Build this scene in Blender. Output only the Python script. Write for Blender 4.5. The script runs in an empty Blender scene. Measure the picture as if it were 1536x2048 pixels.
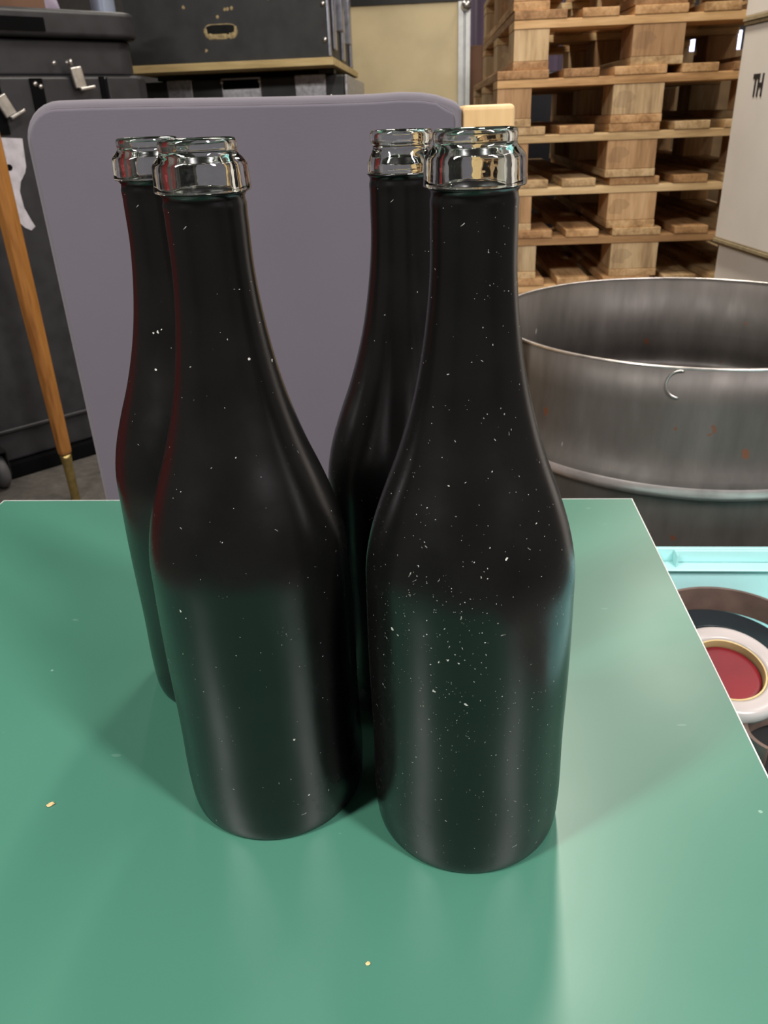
import bpy, bmesh, math, random
from mathutils import Vector, Matrix
random.seed(7)
PI = math.pi
COL = bpy.context.scene.collection
FLOOR = -0.744

# ------------------------------------------------------------------ materials
def new_mat(name):
    m = bpy.data.materials.new(name); m.use_nodes = True
    nt = m.node_tree
    return m, nt, nt.nodes['Principled BSDF']

def N(nt, kind, **kw):
    n = nt.nodes.new(kind)
    for k, v in kw.items():
        if k.startswith('i_'):
            n.inputs[k[2:].replace('_', ' ')].default_value = v
        else:
            setattr(n, k, v)
    return n

def coords(nt, scale=(1, 1, 1), space='Object'):
    tc = N(nt, 'ShaderNodeTexCoord'); mp = N(nt, 'ShaderNodeMapping')
    mp.inputs['Scale'].default_value = scale
    nt.links.new(tc.outputs[space], mp.inputs['Vector'])
    return mp.outputs['Vector']

def ramp(nt, fac, stops):
    r = N(nt, 'ShaderNodeValToRGB')
    el = r.color_ramp.elements
    el[0].position, el[0].color = stops[0][0], (*stops[0][1], 1)
    el[1].position, el[1].color = stops[-1][0], (*stops[-1][1], 1)
    for p, c in stops[1:-1]:
        e = el.new(p); e.color = (*c, 1)
    nt.links.new(fac, r.inputs['Fac'])
    return r.outputs['Color']

def noise(nt, vec, scale, detail=3, rough=.5):
    n = N(nt, 'ShaderNodeTexNoise'); n.inputs['Scale'].default_value = scale
    n.inputs['Detail'].default_value = detail; n.inputs['Roughness'].default_value = rough
    nt.links.new(vec, n.inputs['Vector'])
    return n.outputs['Fac']

def math_(nt, op, a, b=None, clamp=False):
    n = N(nt, 'ShaderNodeMath', operation=op); n.use_clamp = clamp
    for i, v in enumerate((a, b)):
        if v is None: continue
        if isinstance(v, (int, float)): n.inputs[i].default_value = v
        else: nt.links.new(v, n.inputs[i])
    return n.outputs[0]

def mix(nt, fac, a, b):
    n = N(nt, 'ShaderNodeMix', data_type='RGBA')
    def put(sock, v):
        if isinstance(v, tuple): sock.default_value = (*v, 1)
        elif isinstance(v, (int, float)): sock.default_value = v
        else: nt.links.new(v, sock)
    if isinstance(fac, (int, float)): n.inputs[0].default_value = fac
    else: nt.links.new(fac, n.inputs[0])
    put(n.inputs[6], a); put(n.inputs[7], b)
    return n.outputs[2]

def bump(nt, bsdf, h, strength=.3, dist=.001):
    b = N(nt, 'ShaderNodeBump'); b.inputs['Strength'].default_value = strength
    b.inputs['Distance'].default_value = dist
    nt.links.new(h, b.inputs['Height']); nt.links.new(b.outputs[0], bsdf.inputs['Normal'])

def simple(name, col, rough=.5, metal=0, var=.12, scale=12, bumpy=0, bscale=300, spec=None):
    m, nt, b = new_mat(name)
    v = coords(nt)
    c2 = tuple(x * (1 - var * 2) for x in col); c3 = tuple(min(1, x * (1 + var)) for x in col)
    nt.links.new(ramp(nt, noise(nt, v, scale, 4), [(.3, c2), (.55, col), (.75, c3)]), b.inputs['Base Color'])
    b.inputs['Roughness'].default_value = rough; b.inputs['Metallic'].default_value = metal
    if spec is not None: b.inputs['Specular IOR Level'].default_value = spec
    if bumpy: bump(nt, b, noise(nt, v, bscale, 2), bumpy, .001)
    return m

def specks(nt, v, scale, size, keep):
    """little round flecks: voronoi cells, only a share of which carries a fleck"""
    vo = N(nt, 'ShaderNodeTexVoronoi'); vo.inputs['Scale'].default_value = scale
    nt.links.new(v, vo.inputs['Vector'])
    sep = N(nt, 'ShaderNodeSeparateColor'); nt.links.new(vo.outputs['Color'], sep.inputs[0])
    r = math_(nt, 'MULTIPLY', sep.outputs[1], size)
    near = math_(nt, 'LESS_THAN', vo.outputs['Distance'], r)
    some = math_(nt, 'GREATER_THAN', sep.outputs[0], keep) if isinstance(keep, (int, float)) else math_(nt, 'GREATER_THAN', sep.outputs[0], keep)
    return math_(nt, 'MULTIPLY', near, some)

def sphere_mask(nt, vec, c, r, soft):
    d = N(nt, 'ShaderNodeVectorMath', operation='DISTANCE'); d.inputs[1].default_value = c
    nt.links.new(vec, d.inputs[0])
    mr = N(nt, 'ShaderNodeMapRange'); mr.inputs['From Min'].default_value = r - soft
    mr.inputs['From Max'].default_value = r + soft
    mr.inputs['To Min'].default_value = 1; mr.inputs['To Max'].default_value = 0
    nt.links.new(d.outputs['Value'], mr.inputs['Value'])
    return mr.outputs[0]

def paint(name, patches, spots=(), dust=.97, rough=.25):
    """matt black bottle paint with dust flecks, chips and hair scratches"""
    m, nt, b = new_mat(name)
    v = coords(nt)
    wob = N(nt, 'ShaderNodeVectorMath', operation='ADD')
    nz = N(nt, 'ShaderNodeTexNoise'); nz.inputs['Scale'].default_value = 60; nt.links.new(v, nz.inputs['Vector'])
    sc = N(nt, 'ShaderNodeVectorMath', operation='SCALE'); sc.inputs['Scale'].default_value = .02
    nt.links.new(nz.outputs['Color'], sc.inputs[0]); nt.links.new(v, wob.inputs[0]); nt.links.new(sc.outputs[0], wob.inputs[1])
    wv = wob.outputs[0]
    mask = None
    for c, r, s in patches:
        k = sphere_mask(nt, wv, c, r, s)
        mask = k if mask is None else math_(nt, 'MAXIMUM', mask, k)
    # keep-threshold falls inside the scuffed patches
    keep = math_(nt, 'SUBTRACT', dust, math_(nt, 'MULTIPLY', mask, .55))
    a = specks(nt, wv, 1000, .29, keep)
    keep2 = math_(nt, 'SUBTRACT', .996, math_(nt, 'MULTIPLY', mask, .07))
    c_ = specks(nt, wv, 420, .22, keep2)
    # fine hair scratches
    ridge = math_(nt, 'LESS_THAN', math_(nt, 'ABSOLUTE', math_(nt, 'SUBTRACT', noise(nt, v, 210, 1), .5)), .010)
    spot = math_(nt, 'GREATER_THAN', noise(nt, v, 330, 1), math_(nt, 'SUBTRACT', .80, math_(nt, 'MULTIPLY', mask, .22)))
    hair = math_(nt, 'MULTIPLY', ridge, spot)
    tot = math_(nt, 'MAXIMUM', a, c_); tot = math_(nt, 'MAXIMUM', tot, math_(nt, 'MULTIPLY', hair, .5))
    base = ramp(nt, noise(nt, v, 26, 4), [(.3, (.0028, .0028, .0026)), (.7, (.0045, .0044, .0041))])
    grain = ramp(nt, noise(nt, v, 500, 1), [(.35, (.12, .12, .12)), (.75, (.9, .9, .9))])
    jit = N(nt, 'ShaderNodeTexNoise'); jit.inputs['Scale'].default_value = 700; nt.links.new(v, jit.inputs['Vector'])
    js = N(nt, 'ShaderNodeVectorMath', operation='SCALE'); js.inputs['Scale'].default_value = .0022; nt.links.new(jit.outputs['Color'], js.inputs[0])
    ja = N(nt, 'ShaderNodeVectorMath', operation='ADD'); nt.links.new(v, ja.inputs[0]); nt.links.new(js.outputs[0], ja.inputs[1])
    chip = None
    for cx_, cy_, cz_, cr_ in spots:
        d = N(nt, 'ShaderNodeVectorMath', operation='DISTANCE'); d.inputs[1].default_value = (cx_ + .0011, cy_ + .0011, cz_ + .0011)
        nt.links.new(ja.outputs[0], d.inputs[0])
        k = math_(nt, 'LESS_THAN', d.outputs['Value'], cr_ * .8)
        chip = k if chip is None else math_(nt, 'MAXIMUM', chip, k)
    strength0 = math_(nt, 'MULTIPLY', tot, grain)
    strength = math_(nt, 'MAXIMUM', strength0, math_(nt, 'MULTIPLY', chip, .8)) if chip is not None else strength0
    nt.links.new(mix(nt, strength, base, (.62, .61, .56)), b.inputs['Base Color'])
    fine = noise(nt, coords(nt, (220, 220, 2600)), 1.0, 2)
    rr = ramp(nt, noise(nt, v, 40, 5), [(.3, (rough - .04,) * 3), (.7, (rough + .05,) * 3)])
    nt.links.new(rr, b.inputs['Roughness'])
    b.inputs['Specular IOR Level'].default_value = .62
    h = math_(nt, 'ADD', math_(nt, 'MULTIPLY', fine, .25), tot)
    bump(nt, b, h, .15, .0002)
    return m

def glass_mat():
    m, nt, b = new_mat('clear_bottle_glass')
    b.inputs['Base Color'].default_value = (.93, .97, .94, 1)
    b.inputs['Transmission Weight'].default_value = 1
    b.inputs['IOR'].default_value = 1.5
    v = coords(nt)
    nt.links.new(ramp(nt, noise(nt, v, 180, 2), [(.4, (.0, .0, .0)), (.75, (.06, .06, .06))]), b.inputs['Roughness'])
    bump(nt, b, noise(nt, v, 160, 2), .12, .0012)
    return m

def table_green():
    m, nt, b = new_mat('green_laminate')
    v = coords(nt)
    base = ramp(nt, noise(nt, v, 5, 3), [(.3, (.043, .143, .099)), (.7, (.047, .154, .107))])
    a = specks(nt, v, 90, .09, .93)
    v2 = coords(nt, (60, 160, 60))
    scr = math_(nt, 'GREATER_THAN', noise(nt, v2, 1, 1), .80)
    k = math_(nt, 'MAXIMUM', math_(nt, 'MULTIPLY', a, .35), math_(nt, 'MULTIPLY', scr, .12))
    nt.links.new(mix(nt, k, base, (.35, .52, .43)), b.inputs['Base Color'])
    nt.links.new(ramp(nt, noise(nt, v, 9, 4), [(.3, (.30,) * 3), (.7, (.36,) * 3)]), b.inputs['Roughness'])
    b.inputs['Specular IOR Level'].default_value = .55
    bump(nt, b, noise(nt, v, 900, 2), .04, .0003)
    return m

def fabric(name, col, col2, scale=1400):
    m, nt, b = new_mat(name)
    v = coords(nt)
    w = N(nt, 'ShaderNodeTexWave', wave_type='BANDS', bands_direction='X'); w.inputs['Scale'].default_value = scale / 6
    w2 = N(nt, 'ShaderNodeTexWave', wave_type='BANDS', bands_direction='Z'); w2.inputs['Scale'].default_value = scale / 6
    nt.links.new(v, w.inputs['Vector']); nt.links.new(v, w2.inputs['Vector'])
    h = math_(nt, 'ADD', w.outputs['Fac'], w2.outputs['Fac'])
    nt.links.new(mix(nt, noise(nt, v, 7, 4), col, col2), b.inputs['Base Color'])
    b.inputs['Roughness'].default_value = .85
    b.inputs['Sheen Weight'].default_value = .35
    b.inputs['Sheen Roughness'].default_value = .4
    bump(nt, b, h, .25, .0005)
    return m

def wood(name, dark, mid, light, axis='y', ring=26, rough=.7, per_object=True, stain=0):
    m, nt, b = new_mat(name)
    s = {'x': (1.5, 14, 14), 'y': (14, 1.5, 14), 'z': (14, 14, 1.5)}[axis]
    v = coords(nt, s)
    if per_object:
        oi = N(nt, 'ShaderNodeObjectInfo')
        ad = N(nt, 'ShaderNodeVectorMath', operation='ADD'); cx = N(nt, 'ShaderNodeCombineXYZ')
        r7 = math_(nt, 'MULTIPLY', oi.outputs['Random'], 37)
        nt.links.new(r7, cx.inputs[0]); nt.links.new(r7, cx.inputs[1]); nt.links.new(r7, cx.inputs[2])
        nt.links.new(v, ad.inputs[0]); nt.links.new(cx.outputs[0], ad.inputs[1]); v = ad.outputs[0]
    n1 = noise(nt, v, 1.6, 5, .6); n2 = noise(nt, v, 9, 3)
    f = math_(nt, 'ADD', math_(nt, 'MULTIPLY', n1, .7), math_(nt, 'MULTIPLY', n2, .3))
    c = ramp(nt, f, [(.36, dark), (.5, mid), (.64, light)])
    if per_object:
        tint = ramp(nt, oi.outputs['Random'], [(0, (.62, .50, .40)), (.35, (1, .86, .70)), (.7, (1, 1, .93)), (1, (.86, .88, .84))])
        mm = N(nt, 'ShaderNodeMix', data_type='RGBA', blend_type='MULTIPLY'); mm.inputs[0].default_value = 1
        nt.links.new(c, mm.inputs[6]); nt.links.new(tint, mm.inputs[7]); c = mm.outputs[2]
    if stain:
        c = mix(nt, math_(nt, 'MULTIPLY', math_(nt, 'GREATER_THAN', noise(nt, coords(nt), 9, 3), .62), stain), c, tuple(x * .4 for x in dark))
    nt.links.new(c, b.inputs['Base Color'])
    b.inputs['Roughness'].default_value = rough
    bump(nt, b, f, .25, .001)
    return m

def steel(name, inner=False):
    m, nt, b = new_mat(name)
    v = coords(nt)
    vs = coords(nt, (3, 3, .6))
    base = ramp(nt, noise(nt, vs, 6, 5, .6), [(.3, (.070, .062, .055)), (.55, (.104, .093, .083)), (.75, (.142, .128, .118))])
    rustm = math_(nt, 'GREATER_THAN', noise(nt, v, 34, 2), .715)
    rust2 = math_(nt, 'GREATER_THAN', noise(nt, v, 11, 4), .40)
    rm = math_(nt, 'MULTIPLY', rustm, rust2)
    scr = math_(nt, 'GREATER_THAN', noise(nt, coords(nt, (70, 70, 22)), 1, 2), .77)
    c = mix(nt, math_(nt, 'MULTIPLY', rm, .75), base, (.17, .055, .022))
    c = mix(nt, math_(nt, 'MULTIPLY', scr, .5), c, (.5, .48, .46))
    nt.links.new(c, b.inputs['Base Color'])
    b.inputs['Metallic'].default_value = .35
    nt.links.new(ramp(nt, noise(nt, vs, 14, 4), [(.3, (.44,) * 3), (.7, (.58,) * 3)]), b.inputs['Roughness'])
    bump(nt, b, noise(nt, v, 18, 3), .12, .004)
    return m

def concrete(name, a, c, rough=.75):
    m, nt, b = new_mat(name)
    v = coords(nt)
    n = math_(nt, 'ADD', math_(nt, 'MULTIPLY', noise(nt, v, 2.5, 5), .6), math_(nt, 'MULTIPLY', noise(nt, v, 40, 4), .4))
    nt.links.new(ramp(nt, n, [(.35, a), (.65, c)]), b.inputs['Base Color'])
    b.inputs['Roughness'].default_value = rough
    bump(nt, b, n, .2, .004)
    return m

def emit(name, col, strength):
    m, nt, b = new_mat(name)
    b.inputs['Base Color'].default_value = (*col, 1)
    b.inputs['Emission Color'].default_value = (*col, 1)
    b.inputs['Emission Strength'].default_value = strength
    return m

# ------------------------------------------------------------------ mesh helpers
def obj(name, bm, mat, parent=None, smooth=False, bevel=0, seg=2, label=None, auto=35):
    me = bpy.data.meshes.new(name)
    bmesh.ops.recalc_face_normals(bm, faces=bm.faces[:])
    bm.to_mesh(me); bm.free()
    for m in (mat if isinstance(mat, (list, tuple)) else [mat]): me.materials.append(m)
    o = bpy.data.objects.new(name, me); COL.objects.link(o)
    if parent is not None: o.parent = parent
    if smooth:
        for p in me.polygons: p.use_smooth = True
    if bevel:
        md = o.modifiers.new('bevel', 'BEVEL'); md.width = bevel; md.segments = seg
        md.limit_method = 'ANGLE'; md.angle_limit = math.radians(auto)
        for p in me.polygons: p.use_smooth = True
        wn = o.modifiers.new('wn', 'WEIGHTED_NORMAL'); wn.keep_sharp = False
    if label: o['label'] = label
    return o

def tag(o, label, cat, group=None, kind=None):
    o['label'] = label; o['category'] = cat
    if group: o['group'] = group
    if kind: o['kind'] = kind
    return o

def thing(name, label, cat, loc=(0, 0, 0), rz=0, group=None):
    o = bpy.data.objects.new(name, None); COL.objects.link(o)
    o.empty_display_size = .05
    o.location = loc; o.rotation_euler = (0, 0, rz)
    return tag(o, label, cat, group)

def B(*boxes):
    bm = bmesh.new()
    for b in boxes: addbox(bm, *b)
    return bm

def addbox(bm, x0, x1, y0, y1, z0, z1):
    vs = [bm.verts.new(p) for p in ((x0, y0, z0), (x1, y0, z0), (x1, y1, z0), (x0, y1, z0), (x0, y0, z1), (x1, y0, z1), (x1, y1, z1), (x0, y1, z1))]
    for f in ((3, 2, 1, 0), (4, 5, 6, 7), (0, 1, 5, 4), (1, 2, 6, 5), (2, 3, 7, 6), (3, 0, 4, 7)):
        bm.faces.new([vs[i] for i in f])

def lathe(prof, n=96, closed=False, bm=None, z_off=0):
    bm = bm or bmesh.new()
    rings = []
    for r, z in prof:
        if r < 1e-6:
            rings.append([bm.verts.new((0, 0, z + z_off))])
        else:
            rings.append([bm.verts.new((r * math.cos(2 * PI * i / n), r * math.sin(2 * PI * i / n), z + z_off)) for i in range(n)])
    pairs = list(zip(rings, rings[1:]))
    if closed: pairs.append((rings[-1], rings[0]))
    for a, b in pairs:
        for i in range(n):
            j = (i + 1) % n
            if len(a) == 1 and len(b) == 1: continue
            if len(a) == 1: bm.faces.new((a[0], b[j], b[i]))
            elif len(b) == 1: bm.faces.new((a[i], a[j], b[0]))
            else: bm.faces.new((a[i], a[j], b[j], b[i]))
    return bm

def tube(pts, r, n=12, bm=None, cap=True):
    bm = bm or bmesh.new()
    pts = [Vector(p) for p in pts]
    rs = r if isinstance(r, (list, tuple)) else [r] * len(pts)
    rings = []
    prev = None
    for i, p in enumerate(pts):
        t = (pts[min(i + 1, len(pts) - 1)] - pts[max(i - 1, 0)]).normalized()
        if prev is None:
            a = t.orthogonal().normalized()
        else:
            a = (prev - t * prev.dot(t)).normalized()
        prev = a
        b = t.cross(a)
        rings.append([bm.verts.new(p + (a * math.cos(2 * PI * k / n) + b * math.sin(2 * PI * k / n)) * rs[i]) for k in range(n)])
    for A, C in zip(rings, rings[1:]):
        for k in range(n):
            bm.faces.new((A[k], A[(k + 1) % n], C[(k + 1) % n], C[k]))
    if cap:
        bm.faces.new(rings[0][::-1]); bm.faces.new(rings[-1])
    return bm

def prism(poly, d0, d1, plane='xz', bm=None):
    """extrude a 2-D outline: plane 'xz' (depth along y) or 'xy' (depth along z)"""
    bm = bm or bmesh.new()
    def P(p, d):
        return (p[0], d, p[1]) if plane == 'xz' else (p[0], p[1], d)
    a = [bm.verts.new(P(p, d0)) for p in poly]; b = [bm.verts.new(P(p, d1)) for p in poly]
    n = len(poly)
    bm.faces.new(a[::-1]); bm.faces.new(b)
    for i in range(n):
        j = (i + 1) % n
        bm.faces.new((a[i], a[j], b[j], b[i]))
    return bm

def rrect(x0, x1, y0, y1, r, n=8, corners=(1, 1, 1, 1)):
    out = []
    for k, (cx, cy, a0) in enumerate(((x1 - r, y0 + r, -90), (x1 - r, y1 - r, 0), (x0 + r, y1 - r, 90), (x0 + r, y0 + r, 180))):
        if corners[k]:
            for i in range(n + 1):
                a = math.radians(a0 + 90 * i / n)
                out.append((cx + r * math.cos(a), cy + r * math.sin(a)))
        else:
            out.append({0: (x1, y0), 1: (x1, y1), 2: (x0, y1), 3: (x0, y0)}[k])
    return out

def copy_tree(o, parent=None):
    c = o.copy(); COL.objects.link(c)
    if parent is not None: c.parent = parent
    for ch in list(o.children): copy_tree(ch, c)
    return c

# ------------------------------------------------------------------ the hall
M_floor = concrete('grey_concrete', (.075, .068, .062), (.16, .145, .13))
M_wall = concrete('grey_wall_paint', (.13, .12, .12), (.17, .16, .155), .8)
M_ceil = concrete('ceiling_paint', (.48, .47, .45), (.56, .55, .53), .9)
def struct(name, bm, m):
    o = obj(name, bm, m); o['kind'] = 'structure'; return o
X0, X1, Y0, Y1, ZC = -4.2, 4.2, -4.0, 7.0, 3.3
struct('floor', B((X0, X1, Y0, Y1, FLOOR - .1, FLOOR)), M_floor)
struct('ceiling', B((X0, X1, Y0, Y1, ZC, ZC + .1)), M_ceil)
struct('wall_back', B((X0, X1, Y1, Y1 + .1, FLOOR - .1, ZC + .1)), M_wall)
struct('wall_front', B((X0, X1, Y0 - .1, Y0, FLOOR - .1, ZC + .1)), M_wall)
struct('wall_left', B((X0 - .1, X0, Y0 - .1, Y1 + .1, FLOOR - .1, ZC + .1)), M_wall)
struct('wall_right', B((X1, X1 + .1, Y0 - .1, Y1 + .1, FLOOR - .1, ZC + .1)), M_wall)

# ------------------------------------------------------------------ table
M_green = table_green()
M_white = simple('white_edging', (.50, .52, .49), .4, var=.03)
M_blackmetal = simple('black_metal', (.02, .02, .02), .4, .3)
AT = math.radians(-5.0)
tb = thing('table', 'green laminate table with thin white edge carrying the four black bottles', 'table', (.217, .609, FLOOR), AT)
TH = -FLOOR
e = .0008
obj('tabletop', B((-.572 + e, -e, -.78 + e, -e, TH - .018, TH)), M_green, tb)
bm = bmesh.new()
for b in ((-.572, 0, -e, 0), (-.572, 0, -.78, -.78 + e), (-.572, -.572 + e, -.78 + e, -e), (-e, 0, -.78 + e, -e)):
    addbox(bm, b[0], b[1], b[2], b[3], TH - .0185, TH + .0001)
obj('edge_banding', bm, M_white, tb, label='thin white edge band')
for x in (-.532, -.04):
    for y in (-.74, -.04):
        obj('leg', B((x - .018, x + .018, y - .018, y + .018, 0, TH - .0186)), M_blackmetal, tb, bevel=.003)

# ------------------------------------------------------------------ bottles
HS = [0, .004, .012, .02, .05, .09, .125, .14, .155, .17, .185, .20, .215, .235, .255, .274]
RS = [.0427, .0435, .0440, .0442, .0438, .0441, .0436, .0430, .0400, .0351, .0294, .0246, .0208, .0173, .0153, .0150]
def prof_at(z):
    n = len(HS)
    d = [(RS[i + 1] - RS[i]) / (HS[i + 1] - HS[i]) for i in range(n - 1)]
    m = [d[0]] + [(d[i] + d[i - 1]) / 2 for i in range(1, n - 1)] + [d[-1]]
    i = 0
    while i < n - 2 and z > HS[i + 1]: i += 1
    h = HS[i + 1] - HS[i]; t = (z - HS[i]) / h
    return RS[i] * (1 + 2 * t) * (1 - t) ** 2 + m[i] * h * t * (1 - t) ** 2 + RS[i + 1] * t * t * (3 - 2 * t) + m[i + 1] * h * t * t * (t - 1)
BODY = [(0, .008), (.018, .007), (.030, .003), (.0375, .0003), (.0408, 0), (.0424, .0003)]
z = .0012
while z < .02: BODY.append((prof_at(z), z)); z += .0012
while z < .2735: BODY.append((prof_at(z), z)); z += .003
BODY += [(.01495, .2745), (.01498, .2765), (.01506, .2778), (.01500, .2790), (.0147, .2800), (.0146, .2812), (.0153, .2823), (.0160, .2829)]
BODY_IN = [(.0108, .2829), (.0106, .278), (.0104, .262), (.0125, .235), (.0125, .234), (0, .233)]
MOUTH_A = [(.0163, .28305), (.01705, .2831), (.01722, .2835), (.01718, .2845), (.01700, .2875), (.01684, .2905), (.01672, .2917), (.01635, .2926), (.0153, .2938), (.0142, .2949),
           (.01385, .2955), (.01365, .2960), (.01370, .2966), (.01385, .2975), (.01385, .2987), (.0136, .2995), (.0131, .3001), (.0122, .3004),
           (.0116, .3002), (.0110, .2996), (.0107, .2986), (.0106, .296), (.0106, .290), (.0107, .28305)]
MOUTH_B = [(.0146, .28305), (.0152, .2834), (.0154, .2845), (.0154, .2868), (.0151, .2878), (.0147, .2888), (.0141, .2900), (.0133, .2916), (.01285, .2930),
           (.0128, .2940), (.0132, .2948), (.0137, .2958), (.01385, .2970), (.01385, .2984), (.0136, .2994), (.0131, .3001), (.0122, .3004),
           (.0116, .3002), (.0110, .2996), (.0107, .2986), (.0106, .296), (.0106, .290), (.0107, .28305)]
def dense(prof, step=.00045):
    out = []
    for (r0, z0), (r1, z1) in zip(prof, prof[1:]):
        k = max(1, int(math.hypot(r1 - r0, z1 - z0) / step))
        out += [(r0 + (r1 - r0) * i / k, z0 + (z1 - z0) * i / k) for i in range(k)]
    return out + [prof[-1]]
M_glass = glass_mat()
def bottle(x, y, label, mouth, paint_m, rz=0, s=1.0):
    t = thing('glass_bottle', label, 'bottle', (x, y, .00035), rz, 'black painted bottles standing on the green table')
    t.scale = (s, s, s)
    obj('painted_body', lathe(BODY + BODY_IN, 128), paint_m, t, smooth=True, label='matt black painted bottle body')
    obj('glass_mouth', lathe(dense(mouth), 128, closed=True), M_glass, t, smooth=True, label='clear unpainted glass collar and lip')
    return t
P_rf = paint('black_paint_scuffed', [((-.010, -.038, .150), .010, .020), ((-.036, -.024, .131), .009, .012), ((-.028, -.033, .120), .006, .012), ((-.012, -.042, .120), .008, .020), ((-.010, -.042, .099), .006, .018), ((.024, -.036, .098), .0, .020), ((.006, -.043, .133), .002, .018), ((-.008, -.03, .178), -.004, .02)],
             [(-.016, -.041, .1175, .0007), (-.0125, -.042, .119, .0006), (-.018, -.040, .103, .0008), (-.0335, -.028, .125, .0009), (-.031, -.030, .1235, .0008), (.001, -.044, .128, .0008), (-.006, -.0435, .0985, .0007), (.009, -.037, .160, .0007), (-.001, -.0435, .113, .0005), (-.005, -.0435, .142, .0008), (.002, -.0435, .052, .0004), (-.009, -.043, .118, .0005)], dust=.925)
P_lf = paint('black_paint_worn', [((-.024, -.037, .127), .002, .012), ((-.027, -.034, .104), .000, .012), ((.017, -.041, .060), -.002, .010), ((-.006, -.042, .142), -.002, .012), ((.032, -.029, .128), .0, .012)],
             [(-.0245, -.036, .1275, .0007), (-.0225, -.037, .125, .0007), (.0165, -.041, .0600, .0008), (.020, -.040, .0595, .0006), (.020, -.039, .0255, .0008), (.012, -.015, .225, .0008), (.013, -.0145, .2262, .0006), (.0193, -.0045, .2215, .0007), (-.0275, -.0345, .105, .0005), (-.005, -.042, .140, .0005), (-.002, -.042, .142, .0004)], dust=.975)
P_lb = paint('black_paint_chipped', [((.0, -.018, .205), -.01, .012)], [(-.004, -.0200, .2163, .0009), (-.0025, -.0205, .2175, .0007), (-.0065, -.0195, .2155, .0006), (-.007, -.024, .199, .0007)], dust=.99)
P_rb = paint('black_paint_dusty', [((-.01, -.035, .14), -.006, .02)], [(-.0105, -.0115, .232, .0005)], dust=.985)
bottle(.0347, .2811, 'black painted bottle with dusty scuffed shoulder, front right of the four', MOUTH_A, P_rf)
bottle(-.0602, .3039, 'black painted bottle with few chips, front left of the four', MOUTH_A, P_lf)
bottle(-.1012, .3963, 'black painted bottle at the back left, half hidden behind the front left bottle', MOUTH_A, P_lb)
bottle(.0144, .3799, 'black painted bottle at the back right with a ringed mouth that narrows below the lip', MOUTH_B, P_rb, s=.997)

# crumbs
M_crumb = wood('pale_wood_chip', (.45, .28, .12), (.62, .42, .2), (.75, .55, .3), per_object=False)
def crumb(x, y, s, label):
    bm = bmesh.new()
    bmesh.ops.create_icosphere(bm, subdivisions=2, radius=1)
    for v in bm.verts:
        k = .75 + random.random() * .5
        v.co = Vector((v.co.x * s * 1.25 * k, v.co.y * s * .9 * k, (v.co.z * .4 + .4) * s * k))
    o = obj('wood_crumb', bm, M_crumb); o.location = (x, y, .00005); o.rotation_euler[2] = .4
    tag(o, label, 'crumb', 'pale crumbs lying on the green table')
crumb(-.175, .289, .0016, 'larger pale wood crumb on the green table left of the front left bottle')
crumb(-.014, .199, .0008, 'tiny pale wood crumb on the green table in front of the two front bottles')

# ------------------------------------------------------------------ chair
M_fab = fabric('grey_purple_fabric', (.112, .100, .122), (.130, .116, .138))
M_box = fabric('grey_purple_fabric_boxing_lit', (.15, .135, .155), (.172, .155, .175))  # lighter than the front: overhead light on the top put into the colour
M_fab2 = fabric('grey_purple_piping', (.16, .145, .165), (.18, .165, .185))
M_pale = wood('pale_beech', (.58, .36, .15), (.68, .45, .21), (.74, .52, .27), 'z', per_object=False, rough=.5)
ch = thing('upholstered_chair', 'chair with grey purple fabric back and pale wooden post, standing behind the green table', 'chair', (-.143, 1.0, FLOOR))
cz = -FLOOR
def outline(inset=0, side=None):
    side = inset if side is None else side
    L, R_ = -.251 + side, .251 - side
    pts = []
    r = .045 - inset
    pts.append((R_, cz - .27 + inset))
    r2 = .012
    top = [(.251 - inset, .309 - inset), (.2485 - inset, .3155 - inset), (.240 - inset, .3195 - inset), (.222, .3255 - inset), (.205, .3285 - inset), (.18, .3298 - inset), (.15, .3290 - inset), (.124, .3290 - inset), (.05, .3300 - inset), (-.02, .3315 - inset), (-.10, .3335 - inset), (-.17, .3350 - inset)]
    pts += [(x, cz + z) for x, z in top]
    for i in range(9):
        a = math.radians(90 + 90 * i / 8)
        pts.append((L + r + r * math.cos(a), cz + .3352 - inset - r + r * math.sin(a)))
    pts.append((L, cz - .27 + inset))
    return pts
o = obj('backrest', prism(outline(), 0, .056), M_box, ch, bevel=.014, seg=6)
obj('front_panel', prism(outline(.0085, .0055), -.0035, .004), M_fab, o, bevel=.0032, seg=3)
pip = [(x, .0008, z) for x, z in outline(.0078, .0055)]
obj('piping', tube(pip, .0011, 8), M_fab2, o, smooth=True)
# seat behind the back, seen from behind
obj('seat', prism(rrect(-.25, .25, .02, .50, .05, 6), cz - .35, cz - .275, 'xy'), M_fab, ch, bevel=.015, seg=3)
obj('frame_post', B((.2515, .3135, .006, .07, .02, cz + .3135)), M_pale, ch, bevel=.006, seg=3, label='pale wooden frame post')
for x, y in ((-.22, .04), (-.22, .46), (.22, .46)):
    obj('leg', B((x - .02, x + .02, y - .02, y + .02, 0, cz - .352)), M_pale, ch, bevel=.004)
obj('leg', B((.23, .31, .012, .06, 0, .019)), M_pale, ch, bevel=.004)
obj('side_rail', B((.2515, .305, .072, .48, cz - .345, cz - .30)), M_pale, ch, bevel=.004)

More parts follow.
